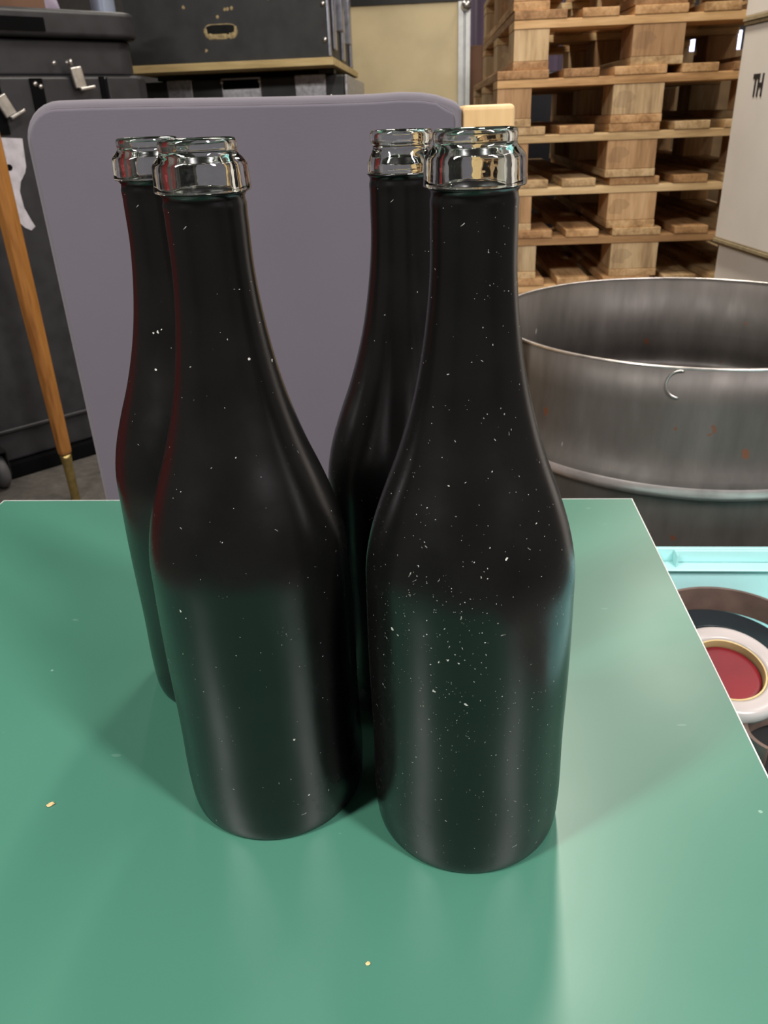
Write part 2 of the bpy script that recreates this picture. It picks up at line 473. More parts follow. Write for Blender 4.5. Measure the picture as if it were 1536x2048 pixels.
# ------------------------------------------------------------------ steel drum
M_steel = steel('dull_rusty_steel')
M_rim = simple('bare_cut_steel', (.62, .58, .55), .3, .9, .15, 60)
dr = thing('steel_drum', 'large open grey steel drum with rust spots, standing right of the chair', 'drum', (.47, 1.174, FLOOR))
Rd = .2905
T = -FLOOR + .025
def bead2(zc):
    # swaged hoop: swells slowly downwards, tucks back sharply underneath
    ks = ((-.020, 0), (-.016, .0012), (-.0125, .005), (-.009, .010), (-.005, .0135), (0, .0150), (.006, .0140), (.014, .0108), (.023, .0066), (.033, .003), (.043, .0010), (.055, 0))
    return [(Rd + d, zc + h) for h, d in ks]
def bead(zc, h=.017, d=.013):
    return [(Rd + d * math.exp(-((k / 8) * 1.9) ** 2), zc + h * k / 8) for k in range(-8, 9)]
outer = [(Rd, .0)] + bead(.30) + bead2(T - .156) + [(Rd, T - .05), (Rd, T - .003)]
inner = [(Rd - .0035, T - .003), (Rd - .0035, T - .10)] + [(r - .0035, z_) for r, z_ in reversed(bead2(T - .156))] + [(r - .0035, z_) for r, z_ in reversed(bead(.30))] + [(Rd - .0035, .02), (0, .02)]
obj('shell', lathe([(0, 0)] + outer + inner, 160), M_steel, dr, smooth=True)
obj('cut_rim', lathe([(Rd, T - .003), (Rd + .0006, T - .0015), (Rd, T), (Rd - .0035, T), (Rd - .0040, T - .0015), (Rd - .0035, T - .003)], 160, closed=True), M_rim, dr, smooth=True, label='bright cut steel rim')
M_hoop = simple('worn_steel_highlight', (.46, .415, .395), .38, .6, .12, 30)  # lighter worn steel; the bead's overhead highlight is put into its colour
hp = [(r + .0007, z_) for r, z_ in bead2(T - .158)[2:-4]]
obj('rolling_hoop', lathe(hp + [(r - .0009, z_) for r, z_ in reversed(hp)], 160, closed=True), M_hoop, dr, smooth=True, label='worn rolling hoop, its highlight put into the steel colour')
# curled scratch/weld mark
c_pts = []
for i in range(15):
    a = math.radians(80 + 190 * i / 14)
    u = -.0 + .016 * math.cos(a); w = .017 * math.sin(a)
    th = math.radians(-111.5) + u / Rd
    c_pts.append(((Rd + .0006) * math.cos(th), (Rd + .0006) * math.sin(th), T - .021 + w))
obj('weld_mark', tube(c_pts, .0014, 6), M_rim, dr, smooth=True, label='pale curled weld mark under the rim')

# ------------------------------------------------------------------ pallets
M_pal = wood('pallet_wood', (.30, .18, .085), (.54, .355, .185), (.72, .52, .31), 'y', stain=.35)
M_palx = wood('pallet_wood_crossways', (.40, .25, .12), (.65, .45, .24), (.80, .60, .36), 'x')
M_blk = wood('pallet_block_wood', (.35, .23, .125), (.58, .405, .235), (.72, .545, .345), 'z', stain=.25)
def pallet():
    t = thing('wooden_pallet', '', 'pallet', (0, 0, 0), 0, 'wooden pallets in the stack behind the drum')
    bx = ((0, .1), (.3275, .4725), (.7, .8)); by = ((0, .145), (.5275, .6725), (1.055, 1.2))
    for a, b in bx: obj('bottom_board', B((a, b, 0, 1.2, 0, .0215)), M_pal, t, bevel=.0015, seg=1)
    for a, b in bx:
        for c, d in by: obj('block', B((a + .001, b - .001, c + .002, d - .002, .022, .0995)), M_blk, t, bevel=.0015, seg=1)
    for c, d in by: obj('stringer_board', B((0, .8, c, d, .1, .1215)), M_palx, t, bevel=.0015, seg=1)
    for a, b in ((0, .145), (.186, .286), (.3275, .4725), (.514, .614), (.655, .8)):
        obj('deck_board', B((a, b, -.002, 1.2, .122, .1438)), M_pal, t, bevel=.0015, seg=1)
    return t
pproto = pallet()
offs = [(.40, 2.53, -4), (.385, 2.54, -3.5), (.41, 2.52, -4.2), (.39, 2.53, -3.6), (.408, 2.53, -3.8), (.388, 2.535, -3.6), (.370, 2.53, -4.0), (.372, 2.525, -3.7), (.416, 2.53, -3.4), (.413, 2.535, -3.6)]
words = ['lowest wooden pallet on the floor under the stack behind the steel drum',
         'wooden pallet second from the floor, hidden low behind the steel drum',
         'wooden pallet third from the floor in the stack behind the drum',
         'wooden pallet just under the lowest fully visible one behind the drum rim',
         'wooden pallet right above the far rim of the drum, with dark stained boards',
         'wooden pallet with orange block, fifth from the top of the tall stack',
         'wooden pallet in the middle of the visible stack, level with the bottle collars',
         'wooden pallet third from the top, level with the top of the chair',
         'wooden pallet second from the top of the stack, its blocks near the picture top',
         'topmost wooden pallet, only its lower edge visible at the picture top']
for k, (x, y, a) in enumerate(offs):
    t = pproto if k == 0 else copy_tree(pproto)
    t.location = (x, y, FLOOR + .144 * k); t.rotation_euler[2] = math.radians(a)
    t['label'] = words[k]

# ------------------------------------------------------------------ white boxes at the right
M_wbox = simple('off_white_paint', (.86, .80, .72), .5, var=.03, scale=6, bumpy=.06, bscale=120)
M_tan = simple('raw_plywood_edge', (.38, .30, .17), .6, var=.15, scale=40)
M_ink = simple('black_ink', (.02, .018, .018), .6)
AW = math.radians(2.1)
def whitebox(z0, z1, label, text=False, dx=0):
    t = thing('white_box', label, 'box', (.933 + dx, 2.2, z0), AW, 'white boxes stacked right of the pallets')
    h = z1 - z0
    # local: x to the right (depth), -y towards the camera
    obj('panel_body', B((.006, .62, -.95, -.003, .007, h - .007)), M_wbox, t, bevel=.006, seg=3)
    for q0, q1 in ((0, .007), (h - .007, h - .0004)):
        obj('edge_strip', B((.002, .612, -.945, -.006, q0, q1)), M_tan, t, label='raw tan edge strip')
    if text:
        cu = bpy.data.curves.new('lettering', 'FONT'); cu.body = 'TH'; cu.size = .064; cu.extrude = .0006
        cu.offset = .0024; cu.space_character = .95
        tmp = bpy.data.objects.new('tmp', cu); COL.objects.link(tmp)
        bpy.context.view_layer.update()
        me = bpy.data.meshes.new_from_object(tmp.evaluated_get(bpy.context.evaluated_depsgraph_get()))
        bpy.data.objects.remove(tmp)
        o = bpy.data.objects.new('lettering', me); COL.objects.link(o); o.parent = t
        me.materials.append(M_ink)
        o.matrix_local = Matrix.Translation((.0052, -.090, .343)) @ Matrix(((0, 0, -1, 0), (-.62, 0, 0, 0), (0, 1, 0, 0), (0, 0, 0, 1)))
        o['label'] = 'black capital letters TH'
    return t
whitebox(FLOOR, -.026, 'white box on the floor behind the drum, lowest of the white stack', False, -.004)
whitebox(-.025, .477, 'white box with black lettering TH, middle of the white stack at the right edge', True, -.018)
whitebox(.478, .98, 'white box cut off by the picture top right corner, topmost of the white stack', False, -.022)

# ------------------------------------------------------------------ black rounded plastic case, left
M_plas = simple('black_moulded_plastic', (.030, .029, .033), .42, var=.15, scale=20, bumpy=.3, bscale=500)
M_rec = simple('black_plastic_recess_shade', (.003, .003, .0035), .9, var=.1, spec=.1)  # near-black: the shade inside recesses is put into the colour
M_chrome = simple('bright_steel', (.66, .63, .60), .28, .9, .1, 50)
M_patch = simple('white_scraped_label', (.55, .52, .56), .7, var=.12, scale=30)
M_rub = simple('grey_rubber', (.10, .10, .105), .6)
CA = math.radians(42)
cs = thing('trunk_case', 'big black moulded plastic case with rounded corners and steel latches, left edge', 'case', (-.70, 2.95, FLOOR), CA)
def zz(w): return w - FLOOR
def rprism(x0, x1, y0, y1, r, z0, z1): return prism(rrect(x0, x1, y0, y1, r, 8), z0, z1, 'xy')
body = obj('body', rprism(-1.15, 0, 0, .62, .075, .055, zz(.455)), M_plas, cs, bevel=.012, seg=3)
obj('upper_body', rprism(-1.13, -.028, .022, .60, .07, zz(.4555), zz(.553)), M_plas, cs, bevel=.008, seg=3)
lid = obj('lid', prism(rrect(-1.145, -.012, -.012, .61, .085, 8), zz(.5545), zz(.628), 'xy'), M_plas, cs, bevel=.014, seg=4)
obj('lid_recess_shade', B((-1.10, -.335, -.016, -.0125, zz(.568), zz(.603))), M_rec, cs, label='dark strip painted as the shaded recess in the lid rim')  # slab proud of the lid, coloured as the recess shade
obj('base_plinth', rprism(-1.17, .0, -.018, .625, .08, .0, .054), M_rec, cs, bevel=.006)
obj('base_rail', B((-1.10, -.12, -.016, -.0005, zz(-.585), zz(-.572))), M_plas, cs, bevel=.004)
obj('corner_band', B((-.19, -.174, -.006, -.0005, .16, zz(.452))), M_rec, cs)
obj('corner_cheek', prism(rrect(-.170, -.06, -.016, -.0005, .006, 4), .2, zz(.450), 'xy'), M_plas, cs, bevel=.004)
for s0, s1 in ((-.41, -.372), (-.545, -.50)):
    obj('latch_recess_shade', B((s0, s1, -.005, -.0005, zz(.30), zz(.447))), M_rec, cs)  # raised dark slabs carrying the shade of the latch recesses
def latch(x, z, tilt):
    o = obj('latch', B((-.019, .019, -.020, -.006, -.028, .03)), M_chrome, cs, bevel=.004, label='bright steel butterfly latch')
    o.location = (x, 0, z); o.rotation_euler = (0, tilt, 0)
    h = obj('latch_tongue', B((-.010, .040, -.032, -.021, -.036, -.026)), M_chrome, o, bevel=.003)
    k = obj('latch_pin', tube([(-.010, -.014, .034), (-.010, -.014, .052)], .006, 10), M_chrome, o, smooth=True)
    return o
latch(-.262, zz(.448), math.radians(-8)); latch(-.500, zz(.375), math.radians(-25))
for s, zr in ((-.395, .432), (-.38, .425), (-.325, .487), (-.283, .489)):
    obj('rivet', lathe([(0, -.004), (.006, -.003), (.007, 0), (0, 0)], 12), M_chrome, cs, smooth=True).matrix_local = Matrix.Translation((s, -.006, zz(zr))) @ Matrix.Rotation(-PI / 2, 4, 'X') @ Matrix.Scale(-1, 4, (0, 0, 1))
patch = [(-.62, .300), (-.532, .293), (-.468, .288), (-.475, .211), (-.482, .194), (-.502, .169), (-.511, .142), (-.509, .095), (-.496, .057), (-.488, .038), (-.503, .028), (-.52, .038), (-.533, .054), (-.548, .080), (-.572, .10), (-.60, .06), (-.63, .02), (-.66, .05), (-.64, .16), (-.66, .24)]
obj('scraped_label', prism([(x, zz(z_)) for x, z_ in patch], -.0022, -.0004), M_patch, cs, label='torn whitish label')
o = obj('label_hole', lathe([(0, 0), (.009, 0), (.009, .001), (0, .001)], 20), M_rec, cs)
o.matrix_local = Matrix.Translation((-.526, -.0024, zz(.211))) @ Matrix.Rotation(PI / 2, 4, 'X')
w = obj('wheel', lathe([(0, -.02), (.045, -.02), (.056, -.012), (.058, 0), (.056, .012), (.045, .02), (0, .02)], 32), M_rub, cs, smooth=True)
w.matrix_local = Matrix.Translation((-.80, -.055, .058)) @ Matrix.Rotation(PI / 2, 4, 'Y')
obj('wheel_bracket', B((-.824, -.821, -.10, -.019, .05, .13), (-.779, -.776, -.10, -.019, .05, .13), (-.824, -.776, -.10, -.019, .1301, .136)), M_blackmetal, cs)

# things lying on the case
def on_case(name, bm, mat, sx, sy, label, cat, **kw):
    o = obj(name, bm, mat, **kw)
    p = Matrix.Translation((-.70, 2.95, .6283)) @ Matrix.Rotation(CA, 4, 'Z') @ Vector((sx, sy, 0))
    o.location = p; o.rotation_euler[2] = CA
    return tag(o, label, cat)
M_card = simple('brown_cardboard', (.17, .085, .05), .8)
M_lilac = simple('lilac_cloth', (.36, .31, .42), .9, var=.2, scale=14, bumpy=.5, bscale=30)
M_blue = simple('pale_blue_metal', (.30, .34, .45), .35, .3)
M_tape = simple('black_tape', (.02, .019, .02), .4)
on_case('cardboard_box', B((-.10, .10, -.10, .12, 0, .16)), M_card, -.35, .25, 'brown cardboard box lying on the black moulded case, top left corner', 'box', bevel=.004)
bm = bmesh.new()
bmesh.ops.create_uvsphere(bm, u_segments=32, v_segments=16, radius=1)
for v in bm.verts:
    a = math.atan2(v.co.y, v.co.x)
    k = 1 + .12 * math.sin(5 * a) + .05 * math.sin(11 * a + v.co.z * 6)
    v.co = Vector((v.co.x * .085 * k, v.co.y * .10 * k, max(0, (v.co.z + .55)) * .075))
on_case('folded_cloth', bm, M_lilac, -.165, .46, 'lilac folded cloth on the black moulded case beside the cardboard box', 'cloth', smooth=True)
bm = lathe([(0, 0), (.035, 0), (.037, .004), (.037, .06), (.033, .065), (.026, .065), (.024, .06), (.024, .01), (0, .01)], 36)
on_case('metal_cup', bm, M_blue, -.085, .10, 'pale blue grey metal cup on the black moulded case near its right corner', 'cup', smooth=False, bevel=.001)
bm = bmesh.new()
for k in range(5):
    n = 40; rr_ = .13 - .006 * (k % 2)
    ring = [(rr_ * math.cos(2 * PI * i / n), .8 * rr_ * math.sin(2 * PI * i / n), .0125 + .016 * k + .003 * math.sin(i)) for i in range(n + 1)]
    tube(ring, .0085, 8, bm)
on_case('cable_coil', bm, M_tape, -.66, .28, 'coiled black cable lying on the black moulded case at the picture corner', 'cable', smooth=True)

# ------------------------------------------------------------------ wooden pole with brass tip
M_pole = wood('orange_brown_varnish', (.20, .075, .018), (.34, .145, .035), (.42, .19, .05), 'z', per_object=False, rough=.32)
M_brass = simple('brass', (.55, .42, .16), .3, .9, .15, 60)
pl = thing('wooden_pole', 'octagonal orange brown wooden pole with brass tip standing in front of the black case', 'pole', (-.975, 2.246, FLOOR))
n = 8
bm = lathe([(0, .158), (.016, .158), (.021, .165), (.0225, .175), (.0275, .62), (.029, 1.02), (.029, 1.5), (0, 1.5)], 8)
obj('shaft', bm, M_pole, pl, bevel=.003)
obj('ferrule', lathe([(0, 0), (.012, 0), (.0135, .004), (.0145, .12), (.017, .145), (.0175, .1575), (0, .1575)], 24), M_brass, pl, smooth=True, label='brass tip')

# ------------------------------------------------------------------ black painted crate on board, on lower case
M_bply = simple('black_painted_plywood', (.022, .022, .022), .5, var=.25, scale=14, bumpy=.2, bscale=260)
M_ply = wood('pale_plywood', (.42, .30, .13), (.55, .41, .19), (.64, .50, .26), 'x', per_object=False)
M_gal = simple('galvanised_steel', (.50, .50, .52), .42, .6, .18, 70)
M_blsteel = simple('zinc_edging', (.42, .43, .50), .3, .8, .15, 40)
AC = math.radians(-4)
cr = thing('flight_crate', 'black painted plywood crate with worn oval hand hole, on a board above the lower case', 'crate', (-.128, 3.3, .5085), AC)
# front panel with a true oval hole
W, Hh, D = .74, .46, .95
def holed_panel(x0, x1, z0, z1, hx, hz, hw, hh, y0, y1):
    bm = bmesh.new()
    n = 40; inner_, outer_ = [], []
    for i in range(n):
        a = 2 * PI * i / n
        ca, sa = math.cos(a), math.sin(a)
        k = 4
        ix = hx + hw * math.copysign(abs(ca) ** (2 / k), ca); iz = hz + hh * math.copysign(abs(sa) ** (2 / k), sa)
        inner_.append((ix, iz))
        dx, dz = ix - hx, iz - hz
        ts = []
        if dx > 1e-9: ts.append((x1 - hx) / dx)
        if dx < -1e-9: ts.append((x0 - hx) / dx)
        if dz > 1e-9: ts.append((z1 - hz) / dz)
        if dz < -1e-9: ts.append((z0 - hz) / dz)
        t_ = min(ts); outer_.append((hx + dx * t_, hz + dz * t_))
    # snap nearest samples to the corners
    for c in ((x0, z0), (x1, z0), (x1, z1), (x0, z1)):
        i = min(range(n), key=lambda q: (outer_[q][0] - c[0]) ** 2 + (outer_[q][1] - c[1]) ** 2); outer_[i] = c
    V = lambda p, y: bm.verts.new((p[0], y, p[1]))
    A = [V(p, y0) for p in outer_]; Bv = [V(p, y0) for p in inner_]; Cv = [V(p, y1) for p in outer_]; Dv = [V(p, y1) for p in inner_]
    for i in range(n):
        j = (i + 1) % n
        for q in ((A[i], A[j], Bv[j], Bv[i]), (Cv[i], Dv[i], Dv[j], Cv[j]), (Bv[i], Bv[j], Dv[j], Dv[i]), (A[i], Cv[i], Cv[j], A[j])):
            bm.faces.new(q)
    return bm
hx, hz = -.394, .100
obj('front_panel', holed_panel(-W, 0, 0, Hh, hx, hz, .052, .0155, 0, .018), M_bply, cr)
obj('side_panel', B((-.018, 0, .0185, D, 0, Hh)), M_bply, cr)
obj('side_panel', B((-W, -W + .018, .0185, D, 0, Hh)), M_bply, cr)
obj('back_panel', B((-W + .0185, -.0185, D - .018, D, 0, Hh)), M_bply, cr)
obj('bottom_panel', B((-W + .0185, -.0185, .0185, D - .0185, 0, .012)), M_bply, cr)
# worn raw wood ring round the hand hole
M_worn = simple('worn_raw_wood', (.42, .32, .16), .8, var=.3, scale=80)
ringp = []
for i in range(41):
    a = 2 * PI * i / 40; ca, sa = math.cos(a), math.sin(a)
    ringp.append((hx + .056 * math.copysign(abs(ca) ** .5, ca), -.0002, hz - .001 + .0195 * math.copysign(abs(sa) ** .5, sa)))
bm = bmesh.new()
for i in range(40):
    a = 2 * PI * i / 40
    w0 = .0016 if math.sin(a) > .2 else (.0085 if math.sin(a) < -.3 else .0065)
    w0 *= .7 + .6 * random.random()
    p, q = Vector(ringp[i]), Vector(ringp[(i + 1) % 40])
    c0 = Vector((hx, -.0002, hz))
    tube([p, q], w0, 6, bm)
for v in bm.verts: v.co.y = v.co.y * .12
obj('worn_hand_hole_edge', bm, M_worn, cr, label='raw wood showing round the hand hole')
for sx, sz in ((-.455, .038), (-.345, .165), (-.37, .163), (-.36, .163), (-.40, .141), (-.52, .175), (-.21, .19)):
    bm = bmesh.new(); bmesh.ops.create_icosphere(bm, subdivisions=2, radius=.0055)
    for v in bm.verts: v.co = Vector((v.co.x * random.uniform(.7, 1.3), v.co.y * .15, v.co.z * random.uniform(.7, 1.3)))
    bmesh.ops.translate(bm, verts=bm.verts, vec=(sx, -.0005, sz))
    obj('paint_chip', bm, M_worn, cr)
obj('corner_edging', B((-.004, .004, -.003, .024, .004, Hh)), M_blsteel, cr, bevel=.001, label='pale metal corner strip')
for sz in (.055, .165, .29):
    bm = lathe([(0, -.003), (.007, -.0025), (.008, 0), (0, 0)], 14)
    o = obj('screw', bm, M_chrome, cr, smooth=True); o.matrix_local = Matrix.Translation((-.016, -.0035, sz)) @ Matrix.Rotation(-PI / 2, 4, 'X') @ Matrix.Scale(-1, 4, (0, 0, 1))
# metal fittings down the right side
for yy, z0, z1, dd in ((.10, .03, .30, .012), (.24, .10, .26, .030), (.40, .01, .30, .014), (.58, .08, .24, .028), (.76, .0, .28, .014)):
    obj('side_bracket', B((.0005, dd, yy, yy + .075, z0, z1)), M_blsteel, cr, bevel=.004, label='bluish metal bracket')

bd = tag(obj('plywood_board', B((-.76, .012, -.012, 1.12, 0, .0255)), M_ply, bevel=.0015, seg=1), 'raw plywood board lying under the black crate with the hand hole', 'board')
bd.location = (-.128, 3.3, .4825); bd.rotation_euler[2] = AC

lc = thing('lower_flight_case', 'black case with silver corner plates under the plywood board, above the chair back', 'case', (-.085, 3.46, FLOOR), AC)
TT = zz(.460)
obj('case_body', B((-.80, 0, 0, .95, .08, TT)), M_bply, lc, bevel=.008)
for s0, s1, t0 in ((-.70, -.60, .0), (-.484, -.327, 0), (-.194, -.072, .0)):
    obj('top_plate', B((s0, s1, -.004, .05, TT - .10, TT + .003)), M_gal, lc, bevel=.004, label='silver corner plate')
obj('latch_recess_shade', B((-.478, -.333, -.006, -.0042, TT - .036, TT - .004)), M_rec, lc)  # flat dark slab, shade of the recess put into its colour
for s in (-.480, -.331):
    bm = bmesh.new(); bmesh.ops.create_icosphere(bm, subdivisions=2, radius=.007); bmesh.ops.translate(bm, verts=bm.verts, vec=(s, -.008, TT - .012))
    obj('ball_stud', bm, M_chrome, lc, smooth=True)
bm = bmesh.new(); bmesh.ops.create_icosphere(bm, subdivisions=2, radius=.008); bmesh.ops.translate(bm, verts=bm.verts, vec=(-.055, -.006, TT - .075))
obj('ball_stud', bm, M_chrome, lc, smooth=True)
obj('side_edging', B((.0005, .012, .0, .9, TT - .11, TT - .002)), M_gal, lc, bevel=.003)
for x in (-.72, -.08):
    for y in (.08, .87):
        obj('caster', lathe([(0, .0), (.03, .0), (.034, .005), (.034, .03), (.012, .045), (.012, .0795), (0, .0795)], 20), M_rub, lc, smooth=True).location = (x, y, 0)
for x0, x1 in ((-.74, -.68), (-.10, -.04)):
    for y in (0.02, .85):
        o = tag(obj('support_block', B((x0, x1, y, y + .08, 0, (.4820 - .4640))), M_bply, bevel=.002), '', 'block', 'black blocks between lower case and plywood board')
        o.parent = None
        p = Matrix.Translation((-.085, 3.46, .4637)) @ Matrix.Rotation(AC, 4, 'Z'); o.matrix_world = p
        o['label'] = 'small black spacer block under the %s %s corner of the plywood board' % ('front' if y < .5 else 'rear', 'left' if x0 < -.5 else 'right')

# ------------------------------------------------------------------ plywood panelled case with aluminium edge
M_panel = simple('varnished_birch_panel', (.76, .63, .38), .5, var=.07, scale=5)
M_alu = simple('aluminium', (.80, .83, .83), .4, .35, .05, 30)
fc = thing('plywood_cabinet', 'tall pale plywood panelled case with white aluminium edge, behind chair and pallets', 'case', (.535, 4.6, FLOOR), math.radians(-3))
Hc = zz(.805)
obj('panel', B((-.68, -.062, 0, .62, .02, Hc)), M_panel, fc)
obj('edge_profile', B((-.0615, -.034, -.012, .03, 0, Hc), (-.033, -.026, -.006, .03, 0, Hc), (-.025, 0, -.014, .03, 0, Hc)), M_alu, fc, bevel=.002, label='aluminium edge profile')
bm = bmesh.new(); bmesh.ops.create_uvsphere(bm, u_segments=20, v_segments=12, radius=.026); bmesh.ops.translate(bm, verts=bm.verts, vec=(-.022, -.02, Hc - .02))
obj('ball_corner', bm, M_chrome, fc, smooth=True, label='shiny ball corner')
obj('top_rail', B((-.68, .0, -.008, .62, Hc + .0005, Hc + .03)), M_blackmetal, fc)

# ------------------------------------------------------------------ behind the pallets
M_purp = fabric('purple_curtain', (.10, .075, .12), (.15, .10, .16), 600)
bm = bmesh.new()
nx = 140; prevv = None
for i in range(nx + 1):
    x = -1.3 + 2.3 * i / nx
    y = .045 * math.sin(i * .55) + .02 * math.sin(i * 1.3)
    a = bm.verts.new((x, y, 0)); b = bm.verts.new((x, y + .01, 1.95))
    if prevv: bm.faces.new((prevv[0], a, b, prevv[1]))
    prevv = (a, b)
ct = obj('curtain', bm, M_purp, smooth=True); md = ct.modifiers.new('thick', 'SOLIDIFY'); md.thickness = .004
ct.location = (.9, 5.9, FLOOR + .02); tag(ct, 'dark purple hanging curtain behind the plywood cabinet and pallets', 'curtain')
rl = tag(obj('paper_roll', lathe([(0, 0), (.05, 0), (.052, .004), (.052, 1.4), (.05, 1.404), (.02, 1.404), (.02, 1.39), (0, 1.39)], 32), M_card, smooth=True), 'brown cardboard tube standing behind the left side of the pallets', 'tube')
rl.location = (.665, 5.35, FLOOR)
dk = tag(obj('dark_trunk', B((0, .42, 0, .5, 0, 1.22)), simple('dark_navy_plastic', (.018, .02, .028), .5), bevel=.02), 'dark navy trunk seen through the pallet gaps', 'trunk')
dk.location = (.78, 4.35, FLOOR)
cb = tag(obj('carton', B((0, .55, 0, .45, 0, 1.27)), simple('brown_carton', (.20, .125, .06), .8), bevel=.004), 'brown carton seen through the pallet gaps at the right', 'carton')
cb.location = (1.24, 4.2, FLOOR)
M_tubel = emit('glowing_bluish_tube', (.62, .66, 1.0), 3.0)
for i, (x, y, z0, z1, lb) in enumerate(((1.72, 4.75, .50, .62, 'bluish white glowing tube lamp seen through the second pallet from the top'),
                                    (1.95, 4.72, .52, .64, 'bluish white glowing tube lamp against the white box edge'),
                                    (1.66, 4.70, .345, .425, 'short bluish white tube lamp seen through the third pallet from the top'),
                                    (1.90, 4.62, .295, .46, 'bluish white tube lamp low beside the white box'))):
    t = thing('tube_lamp', lb, 'lamp', (x, y, FLOOR), 0, 'bluish tube lamps behind the pallets')
    obj('stand', tube([(0, 0, 0), (0, 0, z0 - FLOOR - .001)], .008, 8), M_blackmetal, t, smooth=True)
    obj('glass_tube', tube([(0, 0, z0 - FLOOR), (0, 0, z1 - FLOOR)], .018, 12), M_tubel, t, smooth=True)

# ------------------------------------------------------------------ turquoise bin and what is in it
M_teal = simple('turquoise_plastic', (.44, .76, .75), .42, var=.05, scale=6, bumpy=.15, bscale=200)
ZR = -.195
bn = thing('storage_bin', 'open turquoise plastic bin right of the table holding belt and tape rolls', 'bin', (.262, .868, ZR - .12), AT)
# local: x 0..0.42, y -0.60..0, z 0..0.22
Wb, Lb, Hb = .42, .60, .12
def ring_box(x0, x1, y0, y1, t, z0, z1, bm):
    for b in ((x0, x1, y0, y0 + t), (x0, x1, y1 - t, y1), (x0, x0 + t, y0 + t, y1 - t), (x1 - t, x1, y0 + t, y1 - t)):
        addbox(bm, *b, z0, z1)
bm = bmesh.new()
ring_box(.012, Wb - .012, -Lb + .012, -.012, .010, .006, Hb - .022, bm)
obj('wall', bm, M_teal, bn)
obj('bottom', B((.012, Wb - .012, -Lb + .012, -.012, 0, .0055)), M_teal, bn)
bm = bmesh.new()
ring_box(0, Wb, -Lb, 0, .006, Hb - .028, Hb, bm)
ring_box(.006, Wb - .006, -Lb + .006, -.006, .022, Hb - .0215, Hb - .0185, bm)
obj('rim', bm, M_teal, bn, bevel=.0018)
bm = B((.048, .083, -.022, -.0065, Hb - .018, Hb - .001), (.1035, .37, -.0100, -.0065, Hb - .018, Hb - .001), (.1035, .106, -.022, -.0101, Hb - .018, Hb - .001))
obj('rim_rib', bm, M_teal, bn, bevel=.0012)
# stand for the bin
M_crate = simple('grey_crate_plastic', (.09, .09, .10), .5)
sd = thing('plastic_crate', 'grey plastic crate under the turquoise bin', 'crate', (.262, .868, FLOOR), AT)
hs_ = ZR - .12 - FLOOR - .001
bm = bmesh.new(); ring_box(.02, Wb - .02, -Lb + .02, -.02, .012, 0, hs_, bm)
obj('crate_wall', bm, M_crate, sd)
obj('crate_lid', B((.0325, Wb - .0325, -Lb + .0325, -.0325, hs_ - .02, hs_)), M_crate, sd)

def in_bin(name, bm, mat, loc, rot, **kw):
    o = obj(name, bm, mat, **kw); o.location = loc; o.rotation_euler = rot; return o
ZB = ZR - .12 + .0056
def strip_ring(r, w, th, seg=80, a0=0, a1=360, oval=1, wave=0):
    bm = bmesh.new(); L = []
    for i in range(seg + 1):
        a = math.radians(a0 + (a1 - a0) * i / seg)
        k = 1 + wave * math.sin(3 * a)
        cx, cy = r * math.cos(a) * k, r * math.sin(a) * oval * k
        nx_, ny_ = math.cos(a), math.sin(a)
        L.append([bm.verts.new((cx + nx_ * d, cy + ny_ * d, h)) for d, h in ((-th, 0), (th, 0), (th, w), (-th, w))])
    for A, C in zip(L, L[1:]):
        for k in range(4): bm.faces.new((A[k], A[(k + 1) % 4], C[(k + 1) % 4], C[k]))
    if a1 - a0 < 359: bm.faces.new(L[0][::-1]); bm.faces.new(L[-1])
    return bm
M_brown = simple('brown_leather', (.15, .095, .075), .45, var=.15, scale=30)
M_wroll = simple('glossy_grey_white_tape', (.50, .45, .43), .25, var=.06)
M_red = simple('dark_red_plastic', (.20, .008, .016), .4, var=.12)
M_yel = simple('yellowish_cardboard', (.62, .47, .22), .7)
M_navy = simple('dark_tape', (.012, .018, .022), .35)
XC, YC = .385, .722
b1 = thing('black_tape_roll', 'wide black tape roll in the turquoise bin under the white roll', 'tape roll', (.390, .742, ZB))
obj('roll', lathe([(.040, .0), (.076, .0), (.078, .003), (.078, .043), (.075, .045), (.040, .045)], 64, closed=True), M_navy, b1, smooth=False, bevel=.001)
w1 = thing('white_tape_roll', 'glossy grey white tape roll with a red disc inside, on top in the bin', 'tape roll', (.358, .662, ZB + .0625))
w1.rotation_euler = (math.radians(15), 0, 0)
obj('roll', lathe([(.0400, 0), (.0560, 0), (.0590, .002), (.0600, .007), (.0590, .014), (.056, .0175), (.052, .0182), (.043, .0175), (.0400, .016)], 96, closed=True), M_wroll, w1, smooth=True)
obj('core', lathe([(.0380, 0), (.0397, 0), (.0397, .0160), (.0380, .0160)], 72, closed=True), M_yel, w1, label='yellowish cardboard core')
rd = tag(in_bin('red_disc', lathe([(0, 0), (.035, 0), (.0372, .002), (.0372, .006), (.035, .0075), (.031, .007), (0, .006)], 72), M_red, (.358, .662, ZB + .0628), (math.radians(15), 0, 0), smooth=True), 'dark red disc lying inside the white tape roll', 'disc')
bl = tag(in_bin('leather_belt', strip_ring(.096, .034, .0018, 90, -50, 180, .93, .0), M_brown, (.394, .737, ZB + .0335), (math.radians(4), math.radians(1), 0), bevel=.0006), 'coiled brown leather belt standing on edge around the tape rolls in the bin', 'belt')
bm = bmesh.new()
G = 26; gv = []
for i in range(G + 1):
    row = []
    for j in range(G + 1):
        u, v = i / G * 2 - 1, j / G * 2 - 1
        k = 1 + .10 * math.sin(3 * u + 2 * v) + .06 * math.sin(7 * v)
        zz_ = .0045 + .006 * (1 + math.sin(5 * u + 3 * v)) * max(0, 1 - max(abs(u), abs(v)) ** 4) + .004 * (1 + math.sin(9 * v - 4 * u)) * .5
        row.append(bm.verts.new((u * .070 * k, v * .080 * k, zz_)))
    gv.append(row)
